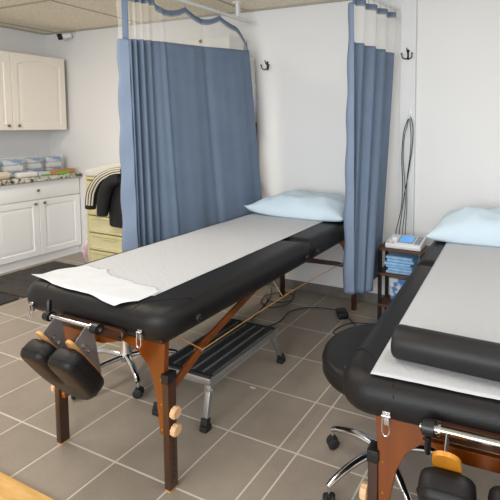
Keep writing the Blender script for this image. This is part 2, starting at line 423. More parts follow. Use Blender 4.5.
# storage bins on the worktop
def bin_with_packs(y, x, wd, hh, label):
    t = thing('storage_bin', label, 'storage bin', (x, y, 0.866), group='clear bins on the worktop')
    m = MB(); a = 0.003
    m.box(x-0.08, x+0.08, y-wd/2, y+wd/2, 0.866, 0.870)
    m.box(x+0.08-a, x+0.08, y-wd/2, y+wd/2, 0.870, 0.866+hh); m.box(x-0.08, x-0.08+a, y-wd/2, y+wd/2, 0.870, 0.866+hh)
    m.box(x-0.08+a, x+0.08-a, y-wd/2, y-wd/2+a, 0.870, 0.866+hh); m.box(x-0.08+a, x+0.08-a, y+wd/2-a, y+wd/2, 0.870, 0.866+hh)
    m.build('body', M_clear, t)
    return t
lab = ['clear bin of blue packets at the left photo edge', 'clear bin of blue packets directly behind the white wipes pack',
       'clear bin of blue packets, second from the room corner', 'clear bin of blue packets nearest the room corner']
for i, (y, x, wd) in enumerate(((2.37, -4.64, 0.19), (2.59, -4.64, 0.19), (2.81, -4.70, 0.17), (3.01, -4.70, 0.17))):
    bin_with_packs(y, x, wd, 0.19, lab[i])
    for k in range(3):
        m = MB(); z = 0.872+0.055*k
        m.slab(x-0.07, x+0.07, y-wd/2+0.01, y+wd/2-0.01, z, z+0.053, 0.015, 0.014)
        tag(m.build('packet', M_bagd if k != 1 else M_box, loc=(x, y, z)),
            ('%s packet in the %s' % (['bottom blue', 'middle white', 'top blue'][k], lab[i].replace('clear bin of blue packets', 'clear bin'))), 'packet', 'packets in the clear bins')
# things in front of them
t = thing('paper_roll', 'cream paper roll with cardboard core lying on granite worktop', 'paper roll', (-4.50, 2.3, 0.866))
m = MB(); L = []
for r, y in ((0.033, 2.12), (0.036, 2.13), (0.036, 2.485), (0.034, 2.492), (0.020, 2.492), (0.018, 2.48), (0.018, 2.13), (0.020, 2.12)):
    L.append([(-4.50+r*math.cos(2*PI*k/24), y, 0.902+r*math.sin(2*PI*k/24)) for k in range(24)])
L.append(L[0]); m.loops(L, False, False).build('roll', M_roll, t)
m = MB(); L = []
for r, y in ((0.0175, 2.13), (0.0175, 2.496), (0.013, 2.496), (0.013, 2.13)):
    L.append([(-4.50+r*math.cos(2*PI*k/24), y, 0.902+r*math.sin(2*PI*k/24)) for k in range(24)])
L.append(L[0]); m.loops(L, False, False).build('core', M_core, t)
tag(MB().slab(-4.555, -4.468, 2.57, 2.748, 0.866, 0.915, 0.02, 0.018).build('wipes_pack', M_box, loc=(-4.51, 2.62, 0.866)), 'flat white wipes pack in front of the clear bins', 'wipes pack')
tag(MB().slab(-4.57, -4.47, 2.755, 2.865, 0.866, 0.905, 0.01, 0.01).build('paper_box', M_lil, loc=(-4.52, 2.8, 0.866)), 'small pale box between the wipes pack and the brown carton', 'box')
tag(MB().box(-4.56, -4.48, 2.87, 3.12, 0.866, 0.912, 0.003).build('carton', M_kraft, loc=(-4.52, 3.0, 0.866)), 'flat orange brown carton at the corner end of worktop', 'carton')
tag(MB().slab(-4.474, -4.46, 2.93, 3.05, 0.866, 0.892, 0.006, 0.006).build('packet', M_green, loc=(-4.467, 3.0, 0.866)), 'bright green packet in front of the brown carton', 'packet')
tag(MB().slab(-4.464, -4.457, 2.76, 2.86, 0.866, 0.88, 0.003, 0.003).build('pouch', M_green, loc=(-4.46, 2.81, 0.866)), 'thin green pouch below the small pale box', 'pouch')

# security camera on back wall near the ceiling
t = thing('security_camera', 'small white security camera with black lens in the ceiling corner', 'camera', (-4.56, 3.17, 2.30))
MB().lathe([(0.026, 0), (0.026, 0.008), (0.015, 0.016)], (-4.50, 3.184, 2.295), (0, -1, 0), 20).build('mount', M_devw, t)
MB().tube([(-4.50, 3.168, 2.295), (-4.505, 3.14, 2.285), (-4.52, 3.12, 2.275)], 0.009).build('arm', M_devw, t)
MB().cyl((-4.50, 3.15, 2.283), (-4.555, 3.085, 2.262), 0.026, n=20).build('housing', M_devw, t)
MB().cyl((-4.553, 3.088, 2.263), (-4.572, 3.055, 2.252), 0.031, n=20).build('lens', M_black, t)

# ------------------------------------------------------------------ mats
m = MB()
for k, (a, b_) in enumerate(((2.14, 2.36), (2.364, 2.60), (2.604, 2.84))):
    off = (0.0, 0.22, 0.1)[k]
    for xa, xb in ((-4.44, -4.2+off), (-4.197+off, -3.74)): m.box(xa, xb, a, b_, 0.001, 0.012, 0.003)
tag(m.build('floor_mat', M_mat, loc=(-4.1, 2.5, 0)), 'dark sectioned anti-fatigue mat on the floor before the white cabinets', 'mat')
tag(MB().slab(-4.40, -3.745, 1.3, 2.125, 0.001, 0.012, 0.03, 0.004).build('door_mat', M_rug, loc=(-4.1, 1.7, 0)), 'charcoal carpet mat at the left photo edge', 'mat')
tag(MB().box(-2.6, -1.35, -0.1, 0.99, 0.001, 0.013, 0.002).build('plywood_board', M_floorwood, loc=(-2.0, 0.5, 0)), 'golden plywood board on the tiles in the bottom left corner', 'board')

# ------------------------------------------------------------------ yellow drawer cart + clothes
t = thing('drawer_tower', 'pale yellow plastic drawer tower between cabinets and curtain', 'drawers', (-3.7, 3.0, 0))
m = MB(); X0, X1, Y0, Y1 = -4.0, -3.42, 2.885, 3.16
m.box(X0, X0+0.02, Y0, Y1, 0.0, 0.85); m.box(X1-0.02, X1, Y0, Y1, 0.0, 0.85); m.box(X0+0.02, X1-0.02, Y1-0.01, Y1, 0.0, 0.85)
m.box(X0, X1, Y0-0.005, Y1, 0.8505, 0.875, 0.005); m.build('frame', M_cream, t)
for k in range(5):
    z = 0.012+0.167*k
    m = MB(); a0, a1, b0, b1 = X0+0.022, X1-0.022, z, z+0.155
    def lp(y, i, s=0): return [(a0+i, y, b0+i), (a1-i, y, b0+i), (a1-i, y, b1-i-s), (a0+i, y, b1-i-s)]
    m.loops([lp(Y1-0.03, 0), lp(Y0+0.003, 0), lp(Y0, 0.003), lp(Y0, 0.025), lp(Y0+0.010, 0.033), lp(Y0+0.010, 0.034)])
    d = m.build('drawer', M_cream, t, ang=25)
    MB().box((a0+a1)/2-0.09, (a0+a1)/2+0.09, Y0-0.008, Y0+0.012, b1-0.045, b1-0.032, 0.003).build('handle', M_cream, d)
m = MB(); m.slab(-4.02, -3.43, 2.87, 3.16, 0.0, 0.06, 0.05, 0.028)
for v in m.b.verts:
    u = (v.co.x+4.02)/0.59
    v.co.z = 0.8765 + v.co.z*(1+0.5*u) + (0.085*u if v.co.z > 0.03 else 0) + (0.006*math.sin(v.co.x*21+v.co.y*6) if v.co.z > 0.03 else 0)
tag(m.build('folded_blanket', M_wcloth, loc=(-3.7, 3.0, 0.8765)), 'white folded blanket on top of the yellow drawer tower', 'blanket')
t = thing('jacket', 'black track jacket with off-white sleeve stripes hanging over yellow drawers', 'jacket', (-3.62, 2.83, 0.6))
def radii(P, rs):
    o_ = []
    for i in range(len(P)):
        f_ = i/(len(P)-1)*(len(rs)-1); k_ = min(int(f_), len(rs)-2); o_.append(rs[k_]+(rs[k_+1]-rs[k_])*(f_-k_))
    return o_
def sleeve(pts, rs, rough=0.006):
    m = MB(); P = smoothpath(pts, 6); m.tube(P, radii(P, rs), 18)
    for v in m.b.verts: v.co += rough*noise.noise_vector(v.co*16)
    return m.build('sleeve', M_jack, t)
ax = [(-3.42, 2.83, 0.955), (-3.54, 2.80, 0.93), (-3.67, 2.785, 0.865), (-3.765, 2.78, 0.75), (-3.80, 2.78, 0.605)]; ar = [0.045, 0.048, 0.05, 0.05, 0.046]
sl = sleeve(ax, ar, 0.0)
P = smoothpath(ax, 6); rr_ = radii(P, ar)
for th in (-0.25, 0.22, 0.69):
    Q = []
    for i in range(len(P)-2):
        tg_ = (P[min(i+1, len(P)-1)]-P[max(i-1, 0)]).normalized(); c_ = Vector((0.78, -0.59, 0.22)); c_ = (c_-tg_*c_.dot(tg_)).normalized(); p_ = tg_.cross(c_)
        Q.append(P[i] + (c_*math.cos(th)+p_*math.sin(th))*rr_[i])
    MB().tube(Q, 0.0075, 8).build('stripe', M_stripe, sl)
sleeve([(-3.42, 2.79, 0.90), (-3.51, 2.765, 0.86), (-3.58, 2.755, 0.74), (-3.61, 2.755, 0.56)], [0.05, 0.055, 0.055, 0.045])
m = MB(); m.slab(-3.62, -3.42, 2.80, 2.868, 0.44, 0.93, 0.04, 0.030)
for v in m.b.verts: v.co.y -= 0.010*math.sin(v.co.x*38+v.co.z*6)
m.build('jacket_body', M_jack, t)
# pink bag between cabinet and tower
m = MB(); bmesh.ops.create_icosphere(m.b, subdivisions=3, radius=1.0)
for v in m.b.verts:
    p = v.co.copy(); k = 1+0.25*noise.noise(p*2.2)
    v.co = Vector((-4.10+p.x*0.045*k*(0.7+0.5*p.z), 2.96+p.y*0.05*k, 0.125+p.z*0.11*k))
tag(m.build('plastic_bag', M_pink, loc=(-4.10, 2.96, 0.012)), 'crumpled pink plastic bag between white cabinet and yellow drawers', 'bag')

# ------------------------------------------------------------------ rack + shoe boxes behind the curtain
t = thing('storage_rack', 'black metal rack mostly hidden behind the left curtain', 'rack', (-2.52, 3.06, 0))
for x in (-2.79, -2.25):
    for y in (2.95, 3.165): MB().box(x-0.01, x+0.01, y-0.01, y+0.01, 0, 1.3965).build('post', M_blackm, t)
for z in (0.15, 0.55, 0.95, 1.385): MB().box(-2.779, -2.261, 2.941, 3.174, z, z+0.012).build('shelf', M_blackm, t)
def shoebox(x0, x1, y0, y1, z0, h_, label, m_=M_box):
    t = thing('shoe_box', label, 'box', ((x0+x1)/2, (y0+y1)/2, z0), group=None)
    MB().box(x0+0.003, x1-0.003, y0+0.003, y1-0.003, z0, z0+h_-0.002).build('base', m_, t)
    m = MB(); m.box(x0, x1, y0, y1, z0+h_-0.03, z0+h_, 0.002); l = m.build('lid', m_, t)
    return t
shoebox(-2.60, -2.245, 2.99, 3.17, 1.398, 0.115, 'white box lowest in the stack right of the curtain')
shoebox(-2.60, -2.235, 2.985, 3.172, 1.514, 0.075, 'lilac box second from bottom in the stack beside the curtain', M_lil)
shoebox(-2.62, -2.24, 2.98, 3.17, 1.590, 0.125, 'white box directly above the lilac one', )
shoebox(-2.66, -2.245, 2.96, 3.17, 1.716, 0.13, 'white box fourth from bottom behind the curtain')
shoebox(-2.64, -2.25, 2.97, 3.17, 1.847, 0.09, 'white box just under the topmost one')
b = shoebox(-2.80, -2.33, 2.94, 3.17, 1.938, 0.15, 'white shoe box with finger hole, topmost behind the curtain')
MB().lathe([(0.0, 0), (0.016, 0), (0.016, 0.003), (0, 0.003)], (-2.62, 2.938, 2.060), (0, -1, 0), 16).build('finger_hole', M_core, b)

# ------------------------------------------------------------------ curtains
def lerp(a, b, t): return a+(b-a)*t
def curtain_sheet(top, bot, folds, ztop, zbot, s0, s1, ns, nz, z_hi=2.17, z_lo=0.3, width=1.0):
    """grid; folds(s, zf) -> sideways offset. top/bot: control points of the plan path"""
    T = smoothpath([(a, b_, 0) for a, b_ in top], 24); B = smoothpath([(a, b_, 0) for a, b_ in bot], 24)
    m = MB(); uvl = m.b.loops.layers.uv.new('UVMap'); G = []; 
    def samp(P, s):
        f_ = s*(len(P)-1); j = min(int(f_), len(P)-2); return P[j].lerp(P[j+1], f_-j), (P[j+1]-P[j]).normalized()
    for i in range(ns+1):
        s = s0+(s1-s0)*i/ns; row = []
        zt = ztop(s); zb = zbot(s)
        for j in range(nz+1):
            z = lerp(zt, zb, j/nz); k = (z_hi-z)/(z_hi-z_lo); k = min(max(k, 0), 1)
            a, ta = samp(T, s); b_, tb = samp(B, s); p = a.lerp(b_, k); tt = ta.lerp(tb, k).normalized()
            nrm = Vector((tt.y, -tt.x, 0)); p = p + nrm*folds(s, k); p.z = z
            row.append((m.b.verts.new(p), (s*width, z)))
        G.append(row)
    for i in range(ns):
        for j in range(nz):
            q = (G[i][j], G[i+1][j], G[i+1][j+1], G[i][j+1])
            f_ = m.b.faces.new([v for v, _ in q])
            for l, (_, u) in zip(f_.loops, q): l[uvl].uv = u
    return m
def solid(o, t): md = o.modifiers.new('thickness', 'SOLIDIFY'); md.thickness = t; md.offset = 0; return o

# left curtain
topL = [(-2.305, 1.945), (-2.285, 2.1), (-2.27, 2.4), (-2.225, 2.7), (-2.185, 2.98)]
botL = [(-2.295, 1.965), (-2.265, 2.15), (-2.20, 2.45), (-2.12, 2.75), (-2.06, 3.05)]
def foldL(s, k):
    e = lambda a_, b_: min(1, max(0, (s-a_)/(b_-a_)))
    a = 0.028*(1-e(0.16, 0.32)) + 0.0008*e(0.2, 0.32)
    v = a*math.sin(2*PI*s*14-1.2)*lerp(1.0, 0.8, k) + 0.012*math.sin(2*PI*s*2.6+0.6)*(0.3+0.7*k) + 0.006*math.sin(2*PI*s*6+k*1.6)*k 
    v += 0.010*math.exp(-((s-0.34-0.02*k)/0.012)**2) - 0.008*math.exp(-((s-0.62-0.03*k)/0.02)**2)
    return v
ct = lambda s: lerp(1.885, 1.965, s)
def hdr(s):
    z = lerp(2.165, 2.185, s) - 0.05*abs(math.sin(2*PI*s*2.0))*(1 if s > 0.3 else 0.2)
    if s > 0.86: z -= 0.24*((s-0.86)/0.14)**1.6
    return z
c = thing('privacy_curtain', 'wide blue privacy curtain spread out along left side of left table', 'curtain', (-2.28, 2.4, 0.3))
m = curtain_sheet(topL, botL, foldL, ct, lambda s: 0.32, 0.0, 1.0, 220, 60, width=2.6)
solid(m.build('curtain_panel', M_curt, c, recalc=False, ang=180), 0.003)
m = curtain_sheet(topL, botL, foldL, lambda s: hdr(s)-0.03, ct, 0.0, 1.0, 200, 12, width=2.6)
m.build('mesh_top', M_net, c, recalc=False, ang=180)
m = curtain_sheet(topL, botL, lambda s, k: foldL(s, k)-0.003, hdr, lambda s: hdr(s)-0.04, 0.0, 1.0, 200, 2)
solid(m.build('header_band', M_curt, c, recalc=False, ang=180), 0.004)
# side border at the near edge, turned toward the viewer
tb = [(-2.325, 1.935), (-2.335, 1.905), (-2.375, 1.89)]
def hemf(s, k): return 0.004*math.sin(k*40+s*3)
hm = curtain_sheet([(-2.355, 1.935), (-2.325, 1.92), (-2.285, 1.948)], [(-2.375, 1.94), (-2.325, 1.915), (-2.245, 1.95)], hemf, lambda s: ct(0)+0.0, lambda s: 0.32, 0, 1, 14, 90)
solid(hm.build('side_hem', M_hem, c, recalc=False, ang=180), 0.003)
hm = curtain_sheet([(-2.352, 1.935), (-2.33, 1.92), (-2.305, 1.935)], [(-2.352, 1.935), (-2.33, 1.92), (-2.305, 1.935)], hemf, lambda s: 2.14, lambda s: ct(0), 0, 1, 10, 12, width=0.1)
hm.build('mesh_edge', M_net, c, recalc=False, ang=180)
hm = curtain_sheet([(-2.307, 1.933), (-2.292, 1.938), (-2.278, 1.948)], [(-2.307, 1.933), (-2.292, 1.938), (-2.278, 1.948)], lambda s, k: 0.005, lambda s: 2.16, lambda s: ct(0), 0, 1, 6, 12)
solid(hm.build('edge_strap', M_curt, c, recalc=False, ang=180), 0.003)
hm = curtain_sheet([(-2.192, 2.945), (-2.185, 2.98)], [(-2.192, 2.945), (-2.185, 2.98)], lambda s, k: foldL(1, k)+0.002, lambda s: hdr(0.97), lambda s: 1.93, 0, 1, 4, 12)
solid(hm.build('edge_strap', M_curt, c, recalc=False, ang=180), 0.003)
def hookon(parent, x, y, z1, z0):
    MB().tube([(x, y, z1), (x, y, z0+0.012), (x+0.006, y, z0), (x-0.004, y, z0-0.006)], 0.002, 6).build('curtain_hook', M_steel, parent)
for s in (0.0, 0.08, 0.16, 0.25, 0.5, 0.75):
    f_ = s*4; j = min(int(f_), 3); x = lerp(topL[j][0], topL[j+1][0], f_-j); y = lerp(topL[j][1], topL[j+1][1], f_-j)
    hookon(c, x, y, 2.198, hdr(s))
# left track
t = thing('curtain_track', 'white metal ceiling track carrying the wide left curtain', 'curtain track', (-2.3, 2.4, 2.2))
m = MB(); m.beam((-2.335, 1.2, 2.21), (-2.225, 3.09, 2.21), 0.024, 0.022, 0.003); m.build('rail', M_trim, t)
for y in (2.93, 1.6):
    x = lerp(-2.335, -2.225, (y-1.2)/1.89)
    m = MB(); m.box(x-0.012, x+0.012, y-0.012, y+0.012, 2.222, CH-0.001); m.box(x-0.03, x+0.03, y-0.03, y+0.03, CH-0.012, CH-0.001, 0.002)
    m.build('hanger', M_trim, t)
# right curtain
CRX = 0.012
topR = [(-1.118, 2.58), (-1.09, 2.66), (-1.06, 2.80), (-1.03, 2.94), (-1.00, 3.05)]
botR = [(-1.165, 2.58), (-1.12, 2.575), (-1.05, 2.60), (-1.025, 2.66), (-1.075, 2.98)]
topR = [(a+CRX, b_) for a, b_ in topR]; botR = [(a+CRX, b_) for a, b_ in botR]
def foldR(s, k):
    return 0.019*math.sin(2*PI*s*4.3+0.4)*lerp(1, 0.8, k)*min(1, 0.25+s*2.5) + 0.006*math.sin(2*PI*s*2.3+k*4)*k
c = thing('privacy_curtain', 'blue privacy curtain gathered narrow between the two massage tables', 'curtain', (-1.08, 2.8, 0.27))
zt = lambda s: lerp(1.90, 1.885, s)
def bulge(s, k): return foldR(s, k) + 0.0
def zbR(s): return lerp(0.298, 0.315, s)
m = curtain_sheet(topR, botR, bulge, zt, zbR, 0.10, 1.0, 160, 60, z_lo=0.25, width=1.2)
solid(m.build('curtain_panel', M_curt, c, recalc=False, ang=180), 0.003)
m = curtain_sheet(topR, botR, bulge, lambda s: 2.135, zt, 0.06, 1.0, 120, 10, width=1.2); m.build('mesh_top', M_net, c, recalc=False, ang=180)
m = curtain_sheet(topR, botR, lambda s, k: bulge(s, k)-0.003, lambda s: 2.165, lambda s: 2.125, 0.0, 1.0, 120, 2); solid(m.build('header_band', M_curt, c, recalc=False, ang=180), 0.004)
hm = curtain_sheet([(-1.128, 2.585), (-1.110, 2.57), (-1.095, 2.575)], [(-1.166, 2.60), (-1.135, 2.56), (-1.075, 2.562)], lambda s, k: 0.006+0.004*math.sin(k*36), lambda s: 2.13, zbR, 0, 1, 12, 90)
solid(hm.build('side_hem', M_hem, c, recalc=False, ang=180), 0.003)
for i in range(9):
    s = i/8; f_ = s*4; j = min(int(f_), 3); x = lerp(topR[j][0], topR[j+1][0], f_-j); y = lerp(topR[j][1], topR[j+1][1], f_-j)
    hookon(c, x, y, 2.198, 2.165)
t = thing('curtain_track', 'white metal ceiling track above the narrow gathered curtain', 'curtain track', (-1.05, 2.8, 2.2))
m = MB(); m.tube(smoothpath([(-1.46, 2.0, 2.21), (-1.16, 2.46, 2.21), (-1.128, 2.58, 2.21), (-1.10, 2.66, 2.21), (-1.07, 2.80, 2.21), (-1.04, 2.94, 2.21), (-1.0, 3.12, 2.21)], 6), 0.011, 8); m.build('rail', M_trim, t)
m = MB(); m.box(-1.060, -1.036, 2.90, 2.924, 2.22, CH-0.001); m.box(-1.08, -1.016, 2.88, 2.944, CH-0.012, CH-0.001, 0.002); m.build('hanger', M_trim, t)

# ------------------------------------------------------------------ wall hooks
def wall_hook(x, z, label, s=1.0, y=WY):
    t = thing('coat_hook', label, 'hook', (x, y, z))
    MB().lathe([(0, 0), (0.011*s, 0), (0.011*s, 0.003), (0.008*s, 0.005), (0, 0.005)], (x, y-0.0005, z+0.028), (0, -1, 0), 16).build('back_plate', M_bronze, t)
    MB().box(x-0.007, x+0.007, y-0.006, y-0.0008, z-0.035, z+0.035, 0.002).build('stem', M_bronze, t)
    for sx in (-1, 1):
        P = smoothpath([(x, y-0.006, z-0.018), (x+sx*0.012, y-0.022, z-0.03), (x+sx*0.032, y-0.034, z-0.022), (x+sx*0.038, y-0.038, z+0.006)], 5)
        m = MB(); m.tube(P, 0.0042, 8); m.lathe([(0, -0.007), (0.006, -0.004), (0.007, 0.0), (0.005, 0.004), (0, 0.006)], P[-1], (0, 0, 1), 12)
        m.build('prong', M_bronze, t)
    P = smoothpath([(x, y-0.006, z+0.01), (x, y-0.028, z+0.02), (x, y-0.04, z+0.045)], 4)
    MB().tube(P, 0.004, 8).build('prong', M_bronze, t)
wall_hook(-0.917, 1.885, 'black double coat hook on the white wall strip right of curtain', 1.0, WY-0.03)
wall_hook(-2.135, 1.865, 'black coat hook on white wall above the left pillow')
t = thing('adhesive_hook', 'small white adhesive hook holding looped cables on wall strip', 'hook', (-0.845, WY-0.001, 1.43))
yy = WY-0.0305
t.location = (-0.895, yy, 1.43); t['_o'] = (-0.895, yy, 1.43)
MB().slab(-0.909, -0.881, yy-0.006, yy, 1.435, 1.50, 0.003, 0.003).build('back_plate', M_devw, t)
MB().tube(smoothpath([(-0.895, yy-0.006, 1.47), (-0.895, yy-0.014, 1.44), (-0.895, yy-0.030, 1.432), (-0.895, yy-0.034, 1.452)], 4), 0.006, 8).build('prong', M_devw, t)
# cables
yc = yy-0.022
m1 = [(-0.935, 2.974, 0.59), (-0.94, 2.995, 0.64), (-0.932, 3.08, 0.78), (-0.94, yc, 0.95), (-0.948, yc, 1.15), (-0.938, yc, 1.32), (-0.915, yc, 1.40), (-0.895, yc, 1.437), (-0.877, yc, 1.415), (-0.867, yc, 1.33), (-0.875, yc, 1.2), (-0.90, yc, 1.02), (-0.925, yc-0.01, 0.86), (-0.925, 3.07, 0.74), (-0.915, 2.99, 0.64), (-0.91, 2.974, 0.59)]
tag(MB().tube(smoothpath(m1, 8), 0.0032, 6).build('electrode_cable', M_bronze, loc=(-0.93, 2.98, 0.59)), 'outer dark cable looped from white hook down to the device', 'cable')
m2 = [(-0.89, 2.976, 0.59), (-0.895, 3.0, 0.65), (-0.905, 3.09, 0.80), (-0.92, yc-0.008, 0.95), (-0.935, yc-0.008, 1.15), (-0.928, yc-0.008, 1.30), (-0.908, yc-0.008, 1.38), (-0.895, yc-0.003, 1.437), (-0.885, yc-0.008, 1.38), (-0.879, yc-0.008, 1.28), (-0.886, yc-0.008, 1.15), (-0.905, yc-0.008, 0.98), (-0.89, 3.08, 0.8), (-0.875, 3.0, 0.65), (-0.87, 2.976, 0.59)]
tag(MB().tube(smoothpath(m2, 8), 0.0028, 6).build('electrode_cable', M_black, loc=(-0.88, 2.98, 0.59)), 'inner dark cable looped from white hook down to the device', 'cable')

# ------------------------------------------------------------------ small shelf unit + device + towels
t = thing('side_table', 'small three-tier side table of brown boards and black posts', 'side table', (-0.86, 2.89, 0))
for z in (0.543, 0.372, 0.155):
    m = MB(); m.slab(-1.012, -0.690, 2.795, 2.985, z, z+0.017, 0.025, 0.003); m.build('board', M_shelfw, t)
for x in (-0.996, -0.706):
    for y in (2.815, 2.965):
        m = MB()
        for za, zb in ((0.0, 0.1548), (0.1722, 0.3718), (0.3892, 0.5428)): m.box(x-0.011, x+0.011, y-0.011, y+0.011, za, zb)
        m.build('post', M_blackm, t)
t = thing('therapy_device', 'white electrotherapy unit with lit blue screen on top shelf', 'medical device', (-0.835, 2.885, 0.5602))
m = MB(); x0, x1, ya, yb, zb = -0.958, -0.715, 2.805, 2.97, 0.5604
prof = [(ya+0.006, zb), (ya, zb+0.010), (ya, zb+0.028), (ya+0.008, zb+0.035), (yb-0.008, zb+0.062), (yb, zb+0.056), (yb, zb)]
m.prism(prof, lambda a, b_, t_: (t_, a, b_), x0, x1, 0.004, 2); m.build('housing', M_devw, t)
sl = 0.027/(yb-ya-0.016)
def onface(x, y): return Vector((x, y, zb+0.035+(y-ya-0.008)*sl))
def patch(xa, xb, yc0, yc1, h_, name, mm_, par):
    m = MB(); n = Vector((0, -sl, 1)).normalized()
    a = [onface(xa, yc0), onface(xb, yc0), onface(xb, yc1), onface(xa, yc1)]
    m.loops([[p+n*0.0005 for p in a], [p+n*h_ for p in a]]); return m.build(name, mm_, par)
pn = patch(-0.885, -0.775, 2.835, 2.945, 0.003, 'screen_bezel', M_devg, t)
patch(-0.874, -0.786, 2.848, 2.934, 0.005, 'screen', M_screen, pn)
for k in range(5): patch(-0.765, -0.728, 2.828+0.025*k, 2.845+0.025*k, 0.005, 'button', M_devg, t)
for k in range(2): patch(-0.945+0.028*k, -0.933+0.028*k, 2.818, 2.826, 0.004, 'button', M_orange, t)
m = MB(); n = Vector((0, -sl, 1)).normalized()
m.lathe([(0.022, 0), (0.022, 0.008), (0.016, 0.015), (0, 0.016)], onface(-0.915, 2.885), n, 24); m.build('dial', M_devw, t)
# folded pads, each its own
def towel(z, h_, dx, dy, label, x0=-0.955, x1=-0.765):
    m = MB(); m.slab(x0+dx, x1+dx, 2.80+dy, 2.96+dy, z, z+h_, 0.012, h_*0.45)
    for v in m.b.verts:
        v.co.x += 0.008*noise.noise(v.co*20); v.co.y += 0.008*noise.noise(v.co*20+Vector((5, 0, 0)))
    tag(m.build('folded_towel', M_bag, loc=((x0+x1)/2+dx, 2.88+dy, z)), label, 'towel', None)
names = ['bottom', 'second from bottom', 'third from bottom', 'third from top', 'second from top', 'top']
for k in range(6):
    dx, dy = [(0.0, 0.01), (0.012, 0.0), (-0.004, 0.006), (-0.012, -0.004), (0.008, 0.004), (0, 0.008)][k]
    towel(0.3895+0.0195*k, 0.019, dx, dy, 'pale blue folded towel, %s of the middle shelf stack' % names[k])
m = MB(); m.slab(-0.105, 0.105, -0.012, 0.012, 0, 0.17, 0.01, 0.01)
R_ = Matrix.Rotation(0.22, 3, 'X')
for v in m.b.verts: v.co = R_ @ v.co + Vector((-0.84, 2.90, 0.1765))
tag(m.build('blue_packet', M_bagd, loc=(-0.84, 2.90, 0.1735)), 'upright blue packet on the lowest shelf of the side table', 'packet')

